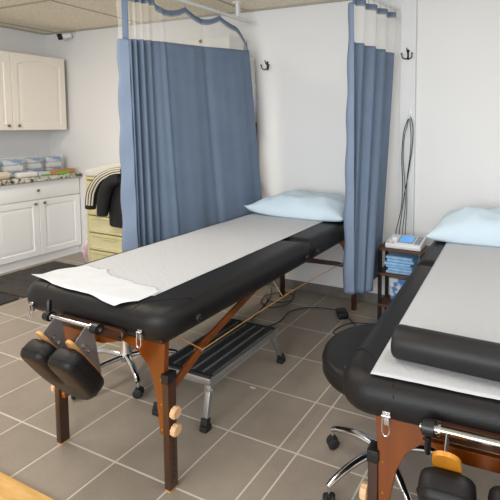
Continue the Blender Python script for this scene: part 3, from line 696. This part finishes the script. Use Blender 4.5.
# ------------------------------------------------------------------ massage tables
THL, THR = 0.722, 0.700
TH = THL
def massage_table(label, loc, rz, ylen, yseam, hw, px, latch, PT, bz_, bw_):
    t = thing('massage_table', label, 'massage table', loc, rz, local=True)
    # pads, front and rear half
    def pad(y0, y1, rcs):
        m = MB(); m.slab(px-hw, px+hw, y0, y1, TH-PT, TH, 0.09, 0.060, PT-0.072, rcs=rcs, m=8, n=9)
        return m.build('pad', M_vinyl, t, ang=80)
    p1 = pad(0.0, yseam-0.001, (0.035, 0.035, 0.11, 0.11)); p2 = pad(yseam+0.001, ylen, (0.11, 0.11, 0.035, 0.035))
    # stitched corner seams
    def seam(par, cy_, sx, sy):
        P = []
        def surf(x, y, up_=0.0012):
            # height of the rounded pad edge at (x, y)
            e = min(hw-abs(x-px), abs(y-cy_)); e = max(e, 0.0)
            return TH+up_ - (0.060-math.sqrt(max(0, 0.060**2-(0.060-e)**2)) if e < 0.060 else 0)
        for k in range(19):
            u = k/18; x = sx*(hw-0.004-0.175*u**0.75) ; y = cy_-sy*(0.004+0.175*(1-u)**0.75)
            P.append((px+x, y, surf(px+x, y)))
        MB().tube(P, 0.0016, 6).build('seam', M_vinyl, par)
    for sx in (-1, 1): seam(p1, 0.0, sx, -1); seam(p2, ylen, sx, 1)
    # under frame rails
    m = MB()
    for y0, y1 in ((0.05, yseam-0.006), (yseam+0.006, ylen-0.05)):
        for sx in (-1, 1): m.box(sx*0.30-0.01, sx*0.30+0.01, y0, y1, TH-PT-0.014, TH-PT-0.0005)
        m.box(-0.289, 0.289, y0, y0+0.02, TH-PT-0.014, TH-PT-0.0005); m.box(-0.289, 0.289, y1-0.02, y1, TH-PT-0.014, TH-PT-0.0005)
    m.build('frame_rail', M_dark, t, smooth=False)
    # end frames: arch panel, two sliding legs each
    lx = 0.295
    for end, yl in ((0, 0.075), (1, ylen-0.075)):
        yy0, yy1 = yl-0.012, yl+0.012
        top = TH-PT-0.001
        half = [(0.0, top-0.045), (0.10, top-0.052), (0.17, top-0.075), (0.215, top-0.115), (0.243, top-0.175), (0.258, top-0.25), (0.268, top-0.345), (0.272, 0.215), (lx, 0.215), (lx, 0.30), (lx+0.004, top-0.12), (lx+0.012, top)]
        poly = half + [(-x, z) for x, z in reversed(half)][:-1]
        m = MB(); m.prism(poly, lambda a, b_, t_: (a, t_, b_), yy0, yy1, 0.002, 1); e = m.build('end_frame', M_cherry, t, ang=30)
        for sx in (-1, 1):
            x0_, x1_ = (lx+0.001, lx+0.030) if sx > 0 else (-lx-0.030, -lx-0.001)
            m = MB(); m.box(x0_, x1_, yl-0.020, yl+0.020, 0.009, 0.455, 0.002)
            g_ = m.build('leg', M_dark, t)
            MB().box(x0_+0.001, x1_-0.001, yl-0.019, yl+0.019, 0.0, 0.0088, 0.001).build('foot_pad', M_birch, g_)
            MB().box(min(x0_, x1_)-0.003, max(x0_, x1_)+0.003, yl-0.023, yl+0.023, 0.425, 0.462, 0.003).build('leg_cap', M_black, g_)
            m = MB()
            for k in range(9): m.lathe([(0, 0), (0.0045, 0), (0.0045, 0.0006), (0, 0.0006)], (sx*(lx+0.030), yl, 0.055+0.024*k), (sx, 0, 0), 10)
            m.build('height_hole', M_black, g_)
            for z in (0.245, 0.313):
                m = MB(); n = 10; L = []
                for hx, rr_ in ((0.031, 0.012), (0.036, 0.021), (0.052, 0.021), (0.056, 0.017)):
                    L.append([(sx*(lx+hx), yl+rr_*(1+0.10*(k % 2))*math.cos(2*PI*k/(2*n)), z+rr_*(1+0.10*(k % 2))*math.sin(2*PI*k/(2*n))) for k in range(2*n)])
                m.loops(L); m.build('knob', M_knob, g_)
            for z in (0.235, 0.335, 0.43):
                ys = yy0-0.0015 if end == 0 else yy1+0.0015
                MB().lathe([(0, 0), (0.005, 0), (0.0035, 0.002), (0, 0.0025)], (sx*0.282, yy0 if end == 0 else yy1, z), (0, -1 if end == 0 else 1, 0), 12).build('screw', M_brass, e)
    # folding braces, hinge hardware and cords, both sides
    for sx in (-1, 1):
        xb = sx*(lx-0.006)
        y_l = 0.105; yj = 0.265
        bz = [((xb, y_l-0.0, 0.375), (xb, yj+0.02, 0.463)), ((xb-sx*0.014, yj-0.01, 0.448), (xb-sx*0.014, 0.70, 0.582))]
        for a, b_ in bz: MB().beam(a, b_, 0.012, 0.034, 0.002).build('brace', M_cherry, t)
        MB().cyl((xb-sx*0.024, yj, 0.457), (xb+sx*0.012, yj, 0.457), 0.009, n=14).build('brace_bolt', M_steel, t)
        yr = ylen-0.105
        MB().beam((xb, yr, 0.345), (xb, yr-0.19, 0.415), 0.012, 0.030, 0.002).build('brace', M_dark, t)
        MB().beam((xb-sx*0.014, yr-0.17, 0.41), (xb-sx*0.014, yseam+0.06, 0.588), 0.012, 0.030, 0.002).build('brace', M_dark, t)
        MB().cyl((xb-sx*0.024, yr-0.18, 0.412), (xb+sx*0.012, yr-0.18, 0.412), 0.009, n=14).build('brace_bolt', M_steel, t)
        xc = xb+sx*0.013
        MB().tube([(xc, 0.11, 0.592), (xc, yj, 0.457)], 0.0022, 6).build('cord', M_cord, t)
        MB().tube([(xc, yj, 0.457), (xc, yj+0.4, 0.46), (xc, 1.02, 0.455), (xc, yr-0.18, 0.42)], 0.0027, 6).build('cord', M_cord, t)
        MB().tube([(xc, yseam-0.30, 0.592), (xc, yseam-0.20, 0.462)], 0.002, 6).build('cord', M_wcord, t)
        # round corner feet on the pad side
        for y, z in ((0.165, TH-0.075), (yseam-0.065, TH-0.075), (yseam+0.065, TH-0.075)):
            MB().lathe([(0.0, -0.004), (0.015, -0.004), (0.015, 0.006), (0.011, 0.011), (0.005, 0.012), (0.005, 0.02), (0, 0.021)], (px+sx*(hw+0.001), y, z), (sx, 0, 0), 18).build('side_button', M_black, t)
    # latches on the front
    for sx in (-1, 1):
        x = px+sx*(hw-latch)
        m = MB(); m.box(x-0.011, x+0.011, -0.006, 0.001, TH-0.11, TH-0.072, 0.002)
        m.tube(smoothpath([(x-0.009, -0.008, TH-0.085), (x-0.010, -0.009, TH-0.125), (x, -0.009, TH-0.137), (x+0.010, -0.009, TH-0.125), (x+0.009, -0.008, TH-0.085)], 4), 0.0022, 6)
        m.cyl((x-0.012, -0.007, TH-0.083), (x+0.012, -0.007, TH-0.083), 0.004, n=10)
        m.build('latch', M_steel, t)
    # headrest mounting board with slots
    m = MB(); n = 10
    poly = [(bw_*math.copysign(1, c_) + 0.024*math.cos(a), TH-bz_+0.021*math.sin(a)) for c_, rng in ((1, [(-PI/2+PI*k/n) for k in range(n+1)]), (-1, [(PI/2+PI*k/n) for k in range(n+1)])) for a in rng]
    m.prism(poly, lambda a, b_, t_: (a, t_, b_), -0.017, -0.001, 0.0015, 1); m.build('headrest_board', M_dark, t, ang=30)
    poly = [(-0.16, TH-0.13), (-0.12, TH-0.15), (-0.05, TH-0.168), (0.05, TH-0.168), (0.12, TH-0.15), (0.16, TH-0.13)]
    m = MB(); m.prism(poly, lambda a, b_, t_: (a, t_, b_), 0.001, 0.018, 0.0015, 1); m.build('apron', M_cherry, t, ang=30)
    for x in (-bw_-0.012, bw_+0.012): MB().cyl((x, -0.019, TH-bz_), (x, -0.0165, TH-bz_), 0.005, n=12).build('screw', M_steel, t)
    return t
def face_cradle(label, loc, rz, cxo, rise, right):
    t = thing('face_cradle', label, 'headrest', loc, rz, local=True)
    yr, zr = -0.055, TH-0.076+rise
    xs = 0.125
    MB().cyl((cxo-xs, yr, zr), (cxo+xs, yr, zr), 0.0085, n=18).build('rod', M_steel, t)
    for sx in (-1, 1):
        MB().cyl((cxo+sx*(xs-0.012), -0.0175, zr-0.008), (cxo+sx*(xs-0.012), yr-0.006, zr), 0.007, n=12).build('support_pin', M_steel, t)
        m = MB(); m.cyl((cxo+sx*(xs-0.006), yr, zr), (cxo+sx*(xs+0.022), yr, zr), 0.019, n=22); m.cyl((cxo+sx*(xs+0.022), yr, zr), (cxo+sx*(xs+0.026), yr, zr), 0.012, n=16)
        m.build('clamp', M_black, t)
        MB().cyl((cxo+sx*(xs+0.026), yr, zr), (cxo+sx*(xs+0.029), yr, zr), 0.007, n=14).build('bolt', M_steel, t)
        MB().lathe([(0.014, 0), (0.014, 0.007), (0.0095, 0.007), (0.0095, 0)], (cxo+sx*(xs-0.022), yr, zr), (sx, 0, 0), 20).build('ring', M_steel, t)
    # cam lever
    m = MB(); m.beam((cxo-xs-0.008, yr-0.002, zr-0.02), (cxo-xs-0.012, yr+0.006, zr+(0.062 if not right else -0.07)), 0.014, 0.022, 0.006); m.build('lever', M_black, t)
    # plates: d runs down and under the table, n faces down/outward
    d = Vector((0, 0.53, -0.85)).normalized(); n = Vector((0, -0.85, -0.53)).normalized()
    o = Vector((cxo, -0.135, TH-0.080+rise*1.4))
    def F(a, b_, c_): return o + Vector((a, 0, 0)) + d*b_ + n*c_
    # steel links
    for sx in (-1, 1):
        x = cxo+sx*0.088
        p0 = Vector((x, yr-0.010, zr+0.004)); p1 = Vector((x, yr+0.016, zr-0.002))
        q0 = F(sx*0.088, 0.045, -0.002); q1 = F(sx*0.088, 0.235, -0.002)
        pts = [p0, p1, q1, q0]
        m = MB(); m.loops([[p+Vector((-0.0015, 0, 0)) for p in pts], [p+Vector((0.0015, 0, 0)) for p in pts]]); m.build('link_plate', M_plate, t)
        for b_ in (0.085, 0.115):
            q = F(sx*0.088, b_, -0.018); MB().cyl(q-Vector((0.006, 0, 0)), q+Vector((0.012, 0, 0)), 0.006, n=12).build('bolt', M_steel, t)
    # U-shaped wooden plate and cushion
    def U(wo, wi, b0, b1, r, square=False):
        P = []
        def arc(cx_, cb, rr_, a0, a1, k=8): 
            for i in range(k+1):
                a = a0+(a1-a0)*i/k; P.append((cx_+rr_*math.cos(a), cb+rr_*math.sin(a)))
        rw = (wo-wi)/2; cxa = (wo+wi)/2
        def tip(xo, xi):
            if square: arc(xo-r, b0+r, r, 0, -PI/2, 5); arc(xi+r, b0+r, r, -PI/2, -PI, 5)
            else: arc((xo+xi)/2, b0+rw, rw, 0, -PI, 10)
        tip(wo, wi)
        arc(0, b1-wo, wi, 0, PI, 10)
        tip(-wi, -wo)
        arc(0, b1-wo, wo, PI, 0, 16)
        # drop the last point where it meets the first arm
        return P
    P = U(0.112, 0.047, -0.01, 0.29, 0.03) if right else U(0.100, 0.066, 0.018, 0.29, 0.03)
    tri = geometry.tessellate_polygon([[Vector((a, b_, 0)) for a, b_ in P]])
    m = MB(); m.loops([[F(a, b_, 0.0) for a, b_ in P], [F(a, b_, 0.010) for a, b_ in P]], False, False)
    m.b.verts.ensure_lookup_table(); N_ = len(P)
    for q in tri:
        m.b.faces.new([m.b.verts[i] for i in q]); m.b.faces.new([m.b.verts[i+N_] for i in reversed(q)])
    m.build('cradle_plate', M_yply if right else M_birch, t, ang=30)
    P = U(0.142, 0.012, 0.045, 0.315, 0.034, True)
    cx_ = []
    m = MB(); t_ = bmesh.new()
    # cushion built ring by ring: pull the outline in towards the arm centre line at its two faces
    def centre(a, b_):
        b1 = 0.315-0.142; cw = 0.078
        if b_ < b1:
            bb = max(b_, 0.045+0.064); return (math.copysign(cw, a), bb)
        v = Vector((a, b_-b1)); v = v.normalized()*cw; return (v.x, b1+v.y)
    L = []
    for c_, k in ((0.013, 0.25), (0.015, 0.12), (0.022, 0.03), (0.035, 0.0), (0.055, 0.0), (0.070, 0.05), (0.079, 0.15), (0.084, 0.32)):
        l = []
        for a, b_ in P:
            ca, cb = centre(a, b_); l.append(F(a+(ca-a)*k, b_+(cb-b_)*k, c_))
        L.append(l)
    m.loops(L, False, False); m.b.verts.ensure_lookup_table(); N_ = len(P)
    for lay in (0, len(L)-1):
        for q in geometry.tessellate_polygon([[Vector(((a+(centre(a, b_)[0]-a)*0.25), (b_+(centre(a, b_)[1]-b_)*0.25), 0)) for a, b_ in P]]):
            m.b.faces.new([m.b.verts[i+N_*lay] for i in (q if lay == 0 else q[::-1])])
    cu = m.build('cushion', M_vinyl, t, ang=75)
    Q = [F(a*1.004, b_, 0.060) for a, b_ in P]; Q.append(Q[0])
    MB().tube(Q, 0.0016, 6, caps=False).build('seam', M_vinyl, cu)
    return t
LT, LRZ = (-1.57, 1.135, 0), 0.0
RT, RRZ = (-0.108, 1.105, 0), math.radians(3.2)
massage_table('black padded massage table with wooden legs on the left', LT, LRZ, 1.93, 1.08, 0.42, -0.047, 0.115, 0.128, 0.108, 0.165)
face_cradle('black U-shaped face cradle hanging from left massage table end', LT, LRZ, -0.03, 0.0, False)
TH = THR
massage_table('black padded massage table cut off by right photo edge', RT, RRZ, 1.93, 1.08, 0.405, -0.012, 0.162, 0.112, 0.084, 0.140)
face_cradle('black U-shaped face cradle hanging from right massage table end', RT, RRZ, 0.0, 0.024, True)

# paper sheets
TH = THL
def sheet(name, label, loc, rz, x0, x1, y0, y1, m_, edge, zf, nx=40, ny=90):
    m = MB(); G = []
    for i in range(nx+1):
        row = []
        for j in range(ny+1):
            u = i/nx; v = j/ny; x = lerp(x0, x1, u); y = lerp(y0+edge(u), y1, v)
            row.append(m.b.verts.new((x, y, TH+zf(x, y, u, v))))
        G.append(row)
    for i in range(nx):
        for j in range(ny): m.b.faces.new((G[i][j], G[i+1][j], G[i+1][j+1], G[i][j+1]))
    o = m.build(name, m_, None, smooth=True, ang=180); o.location = loc; o.rotation_euler = (0, 0, rz)
    tag(o, label, 'paper sheet'); md = o.modifiers.new('thickness', 'SOLIDIFY'); md.thickness = 0.0006; md.offset = 1
    return o
def wrk(x, y, u, v): return 0.0022 + 0.0012*noise.noise(Vector((x*9, y*6, 0))) + 0.0006*noise.noise(Vector((x*30, y*26, 3)))
sheet('exam_paper', 'long white exam paper sheet covering the left massage table', LT, LRZ, -0.395, 0.205, 0.10, 1.84, M_paper, lambda u: 0.02*math.sin(u*7), wrk)
def zfront(x, y, u, v):
    z = 0.0048 + 0.0020*noise.noise(Vector((x*14, y*14, 9)))+0.0008
    z += 0.02*max(0, 1-v*2.5)*max(0, 0.25-u)*4*0.6
    return max(z, 0.0042)
def efront(u): return 0.0
m = MB(); G = []; nx, ny = 60, 24
for i in range(nx+1):
    u = i/nx; row = []
    x = lerp(-0.430, 0.198, u)
    ya = lerp(0.045, 0.004, u) if u < 0.88 else lerp(0.009, 0.045, (u-0.88)/0.12)
    ya += 0.004*math.sin(u*13)
    yb = 0.27 - 0.12*u + 0.035*noise.noise(Vector((u*5, 2, 0))) + 0.02*noise.noise(Vector((u*17, 4, 0)))
    if u < 0.12: yb = lerp(0.16, yb, u/0.12)
    for j in range(ny+1):
        v = j/ny; row.append(m.b.verts.new((x, lerp(ya, yb, v), TH+zfront(x, lerp(ya, yb, v), u, v))))
    G.append(row)
for v_ in [v for r in G for v in r]:
    if v_.co.y < 0.042: v_.co.z -= 0.85*(0.042-math.sqrt(max(0, 0.042**2-(0.042-v_.co.y)**2)))
for i in range(nx):
    for j in range(ny): m.b.faces.new((G[i][j], G[i+1][j], G[i+1][j+1], G[i][j+1]))
o = m.build('paper_scrap', M_paper2, None, ang=180); o.location = LT
tag(o, 'crisp white torn paper piece at the near end of left table', 'paper'); md = o.modifiers.new('thickness', 'SOLIDIFY'); md.thickness = 0.0006; md.offset = 1
TH = THR
sheet('exam_paper', 'long white exam paper sheet covering the right massage table', RT, RRZ, -0.312, 0.30, 0.032, 1.88, M_paper, lambda u: 0.0, wrk)

# pillows
TH = THL
def pillow(name, label, c, sx, sy, h_, rz, seed, lift=(0, 0, 0, 0)):
    m = MB(); n = 44; top = []; bot = []
    def prof(u, v):
        return max(0, (1-abs(u)**2.6))**0.55*max(0, (1-abs(v)**2.6))**0.55
    for i in range(n+1):
        rt_, rb = [], []
        for j in range(n+1):
            u = -1+2*i/n; v = -1+2*j/n
            x = u*sx*(1-0.07*(1-v*v)*abs(u)**3); y = v*sy*(1-0.09*(1-u*u)*abs(v)**3)
            p = prof(u, v)
            wr = noise.noise(Vector((u*2.6+seed, v*2.2, 0)))*0.026*p + noise.noise(Vector((u*8+seed, v*3, 5)))*0.010*p
            cl = lift[(0 if u < 0 else 1)+(0 if v < 0 else 2)]*(abs(u)*abs(v))**3
            mid = 0.016 + cl
            rt_.append(Vector((x, y, mid+0.72*h_*p+wr))); rb.append(Vector((x, y, max(0.001+cl*0.9, mid-0.5*h_*p))))
        top.append(rt_); bot.append(rb)
    T = [[m.b.verts.new(p) for p in r] for r in top]
    Bv = [[(T[i][j] if i in (0, n) or j in (0, n) else m.b.verts.new(bot[i][j])) for j in range(n+1)] for i in range(n+1)]
    for i in range(n):
        for j in range(n):
            m.b.faces.new((T[i][j], T[i+1][j], T[i+1][j+1], T[i][j+1])); m.b.faces.new((Bv[i][j], Bv[i][j+1], Bv[i+1][j+1], Bv[i+1][j]))
    o = m.build(name, M_pillow, None, ang=180); o.location = c; o.rotation_euler = (0, 0, rz)
    return tag(o, label, 'pillow')
pillow('pillow', 'pale blue pillow at the wall end of left massage table', (-1.60, 2.88, TH+0.003), 0.40, 0.22, 0.195, 0.0, 1.3, (0.05, 0.02, 0.01, 0.0))
TH = THR
pillow('pillow', 'pale blue pillow at the wall end of right massage table', (-0.235, 2.80, TH+0.003), 0.40, 0.24, 0.23, RRZ, 4.7, (0.02, 0.0, 0.0, 0.0))

# bolster
cb = Vector((-0.388, 1.235, TH+0.0515)); dr = Vector((math.cos(-0.01), math.sin(-0.01), 0)); r = 0.048
m = MB(); L = []
for h_, k in ((0, 0.0), (0.0, 0.55), (0.001, 0.86), (0.006, 0.96), (0.014, 1.0), (0.10, 1.0), (0.3, 1.0), (0.5, 1.0), (0.638, 1.0), (0.646, 0.96), (0.65, 0.86), (0.652, 0.5), (0.652, 0)): L.append((r*k, h_))
m.lathe(L, cb, dr, 40)
o = m.build('bolster', M_vinyl2, None, ang=60); tag(o, 'black cylindrical bolster lying across the right massage table', 'bolster')
for i, h_ in enumerate((0.012, 0.64)):
    pass

# ------------------------------------------------------------------ rolling stools
def caster(parent, x, y, a):
    m = MB(); R = 0.024
    dx, dy = math.cos(a), math.sin(a); px, py = -dy, dx
    for s in (-1, 1):
        c0 = Vector((x+px*0.004*s, y+py*0.004*s, R)); m.lathe([(0, 0), (R*0.8, 0), (R, 0.003), (R, 0.014), (R*0.7, 0.019), (0, 0.019)], c0, (px*s, py*s, 0), 22)
    m.box(x-0.010, x+0.010, y-0.010, y+0.010, R+0.002, R*2+0.004, 0.003)
    w_ = m.build('caster', M_rub, parent)
    MB().cyl((x, y, 0.05), (x, y, 0.078), 0.006, n=10).build('stem', M_steel, w_)
def rolling_stool(label, loc, rz, seat_r, z_top, leg_r):
    t = thing('rolling_stool', label, 'stool', loc, rz, local=True)
    for k in range(5):
        a = 2*PI*k/5; ca, sa = math.cos(a), math.sin(a)
        P = smoothpath([(ca*0.02, sa*0.02, 0.112), (ca*leg_r*0.5, sa*leg_r*0.5, 0.115), (ca*leg_r*0.85, sa*leg_r*0.85, 0.098), (ca*(leg_r+0.004), sa*(leg_r+0.004), 0.080)], 6)
        n = len(P); m = MB(); m.tube(P, [lerp(0.019, 0.0125, i/(n-1)) for i in range(n)], 14, flat=0.8); m.build('leg', M_steel, t)
        caster(t, ca*leg_r, sa*leg_r, a+1.0)
    MB().lathe([(0.0, 0.085), (0.028, 0.085), (0.032, 0.10), (0.032, 0.125), (0.026, 0.14), (0.026, 0.26), (0.022, 0.265), (0.0, 0.265)], (0, 0, 0), n=28).build('column', M_steel, t)
    MB().cyl((0, 0, 0.265), (0, 0, z_top-0.094), 0.013, n=18).build('gas_rod', M_steel, t)
    MB().box(-0.09, 0.09, -0.09, 0.09, z_top-0.094, z_top-0.0855, 0.003).build('seat_plate', M_blackm, t)
    m = MB(); h_ = 0.085; R = seat_r
    m.lathe([(0, -h_), (R*0.9, -h_), (R*0.97, -h_+0.006), (R, -h_+0.02), (R, -0.026), (R*0.985, -0.012), (R*0.95, -0.003), (R*0.88, 0.0), (R*0.4, 0.001), (0, 0.001)], (0, 0, z_top), n=56)
    s = m.build('seat', M_vinyl, t, ang=60)
    P = [(1.001*R*math.cos(2*PI*k/48), 1.001*R*math.sin(2*PI*k/48), z_top-0.028) for k in range(49)]
    MB().tube(P, 0.0016, 6, caps=False).build('piping', M_vinyl, s)
    return t
rolling_stool('black round rolling stool partly under the right massage table', (-0.545, 1.60, 0), math.radians(167), 0.240, 0.52, 0.255)
rolling_stool('chrome based rolling stool under the left massage table', (-2.08, 1.70, 0), math.radians(-28), 0.17, 0.52, 0.26)

# ------------------------------------------------------------------ step stool
t = thing('step_stool', 'folding aluminium step stool with ribbed top under left table', 'step stool', (-1.51, 1.815, 0))
X0, X1, Y0, Y1, Z = -1.675, -1.35, 1.535, 2.10, 0.235
m = MB(); w_ = 0.012
for a in ((X0, X1, Y0, Y0+w_), (X0, X1, Y1-w_, Y1), (X0, X0+w_, Y0+w_, Y1-w_), (X1-w_, X1, Y0+w_, Y1-w_)): m.box(a[0], a[1], a[2], a[3], Z-0.034, Z, 0.002)
m.build('rim', M_alu, t)
MB().box(X0+w_, X1-w_, Y0+w_, Y1-w_, Z-0.012, Z-0.004).build('deck', M_greystep, t)
n = 5; sp = (X1-X0-2*w_)/n
for k in range(n):
    xa = X0+w_+sp*k
    m = MB(); m.box(xa+0.010, xa+sp-0.014, Y0+0.035, Y1-0.035, Z-0.0038, Z+0.004, 0.002); m.build('grip_strip', M_slat, t)
for k in range(1, n):
    xa = X0+w_+sp*k
    MB().box(xa-0.006, xa+0.004, Y0+0.02, Y1-0.02, Z-0.0038, Z+0.002, 0.001).build('rib', M_greystep, t)
m = MB(); m.box(X0+w_, X1-w_, Y0+w_, Y0+0.034, Z-0.0038, Z+0.003, 0.002); m.build('end_cap', M_slat, t)
m = MB(); m.box(X0+w_, X1-w_, Y1-0.034, Y1-w_, Z-0.0038, Z+0.003, 0.002); m.build('end_cap', M_slat, t)
for sx, x in ((-1, X0+0.028), (1, X1-0.028)):
    for sy, y, fy in ((-1, Y0+0.03, Y0-0.015), (1, Y1-0.03, Y1+0.055)):
        a = Vector((x, y, Z-0.036)); b_ = Vector((x+sx*0.010, fy, 0.035))
        l = MB().beam(a, b_, 0.030, 0.020, 0.003, upv=(0, 1, 0)).build('leg', M_alu, t)
        c_ = b_ + (b_-a).normalized()*0.030; c_.z = 0.012
        m = MB(); m.beam(b_ + (a-b_).normalized()*0.022, b_+(b_-a).normalized()*0.012, 0.037, 0.028, 0.004, upv=(0, 1, 0)); m.slab(b_.x-0.021, b_.x+0.021, b_.y-0.021, b_.y+0.021, 0.0, 0.026, 0.008, 0.004)
        m.build('rubber_foot', M_rub, l)
        MB().beam(a+Vector((0, 0, 0.004)), a.lerp(b_, 0.22), 0.036, 0.026, 0.002, upv=(0, 1, 0)).build('bracket', M_alu, l)
        q = a.lerp(b_, 0.18); MB().cyl(q-Vector((0.024, 0, 0)), q+Vector((0.024, 0, 0)), 0.004, n=8).build('pin', M_steel, l)

# ------------------------------------------------------------------ floor bits
t = thing('power_adapter', 'black power adapter brick on the floor tiles near the wall', 'power adapter', (-1.30, 2.86, 0))
R_ = Matrix.Rotation(-0.9, 3, 'Z')
m = MB(); m.box(-1.36, -1.24, 2.83, 2.90, 0.0015, 0.045, 0.008, rot=R_); m.build('brick', M_black, t)
def cable(pts, label, r=0.0035, m_=M_black):
    P = smoothpath(pts, 8)
    tag(MB().tube(P, r, 7).build('power_cable', m_, loc=pts[0]), label, 'cable')
cable([(-1.355, 2.90, 0.02), (-1.45, 2.93, 0.006), (-1.58, 2.90, 0.005), (-1.68, 2.78, 0.005), (-1.66, 2.60, 0.005), (-1.72, 2.48, 0.005), (-1.84, 2.52, 0.005), (-1.90, 2.72, 0.005), (-1.97, 2.95, 0.006), (-2.05, 3.09, 0.02)], 'black cable from the adapter running under the left table')
cable([(-1.245, 2.83, 0.02), (-1.17, 2.78, 0.005), (-1.10, 2.70, 0.005), (-1.16, 2.58, 0.005), (-1.25, 2.62, 0.005), (-1.20, 2.76, 0.010), (-1.10, 2.82, 0.005), (-1.03, 2.84, 0.005), (-0.95, 2.88, 0.006), (-0.86, 2.95, 0.006), (-0.80, 3.08, 0.02)], 'black cable coiled between the adapter and the side table')
cable([(-1.85, 3.13, 0.006), (-1.78, 2.95, 0.005), (-1.90, 2.86, 0.012), (-2.0, 2.95, 0.012), (-1.92, 3.06, 0.012), (-1.80, 3.02, 0.019), (-1.76, 2.88, 0.012), (-1.86, 2.78, 0.005), (-1.98, 2.84, 0.005), (-2.03, 3.0, 0.012)], 'tangled black cable by the wall under the left table')
tag(MB().slab(-1.385, -1.35, 1.87, 1.885, 0.0004, 0.0016, 0.006, 0.0005).build('paper_fleck', M_stick, loc=(-1.37, 1.88, 0)), 'small white paper fleck on a tile right of the step stool', 'paper')

# repeats carry a shared group
for o in bpy.data.objects:
    if o.parent or 'label' not in o or 'group' in o: continue
    n_ = o.name.split('.')[0]
    g_ = {'folded_towel': 'folded blue towels on the side table', 'shoe_box': 'boxes stacked behind the left curtain', 'massage_table': 'massage tables',
          'face_cradle': 'face cradles on the massage tables', 'pillow': 'pillows on the massage tables', 'rolling_stool': 'rolling stools', 'coat_hook': 'coat hooks on the back wall',
          'privacy_curtain': 'blue privacy curtains', 'curtain_track': 'ceiling curtain tracks', 'base_cabinet': 'white base cabinets', 'power_cable': 'black cables on the floor',
          'electrode_cable': 'dark cables on the wall hook', 'exam_paper': 'exam paper sheets on the tables'}.get(n_)
    if g_: o['group'] = g_
# tidy helper property
for o in list(bpy.data.objects):
    if '_o' in o: del o['_o']
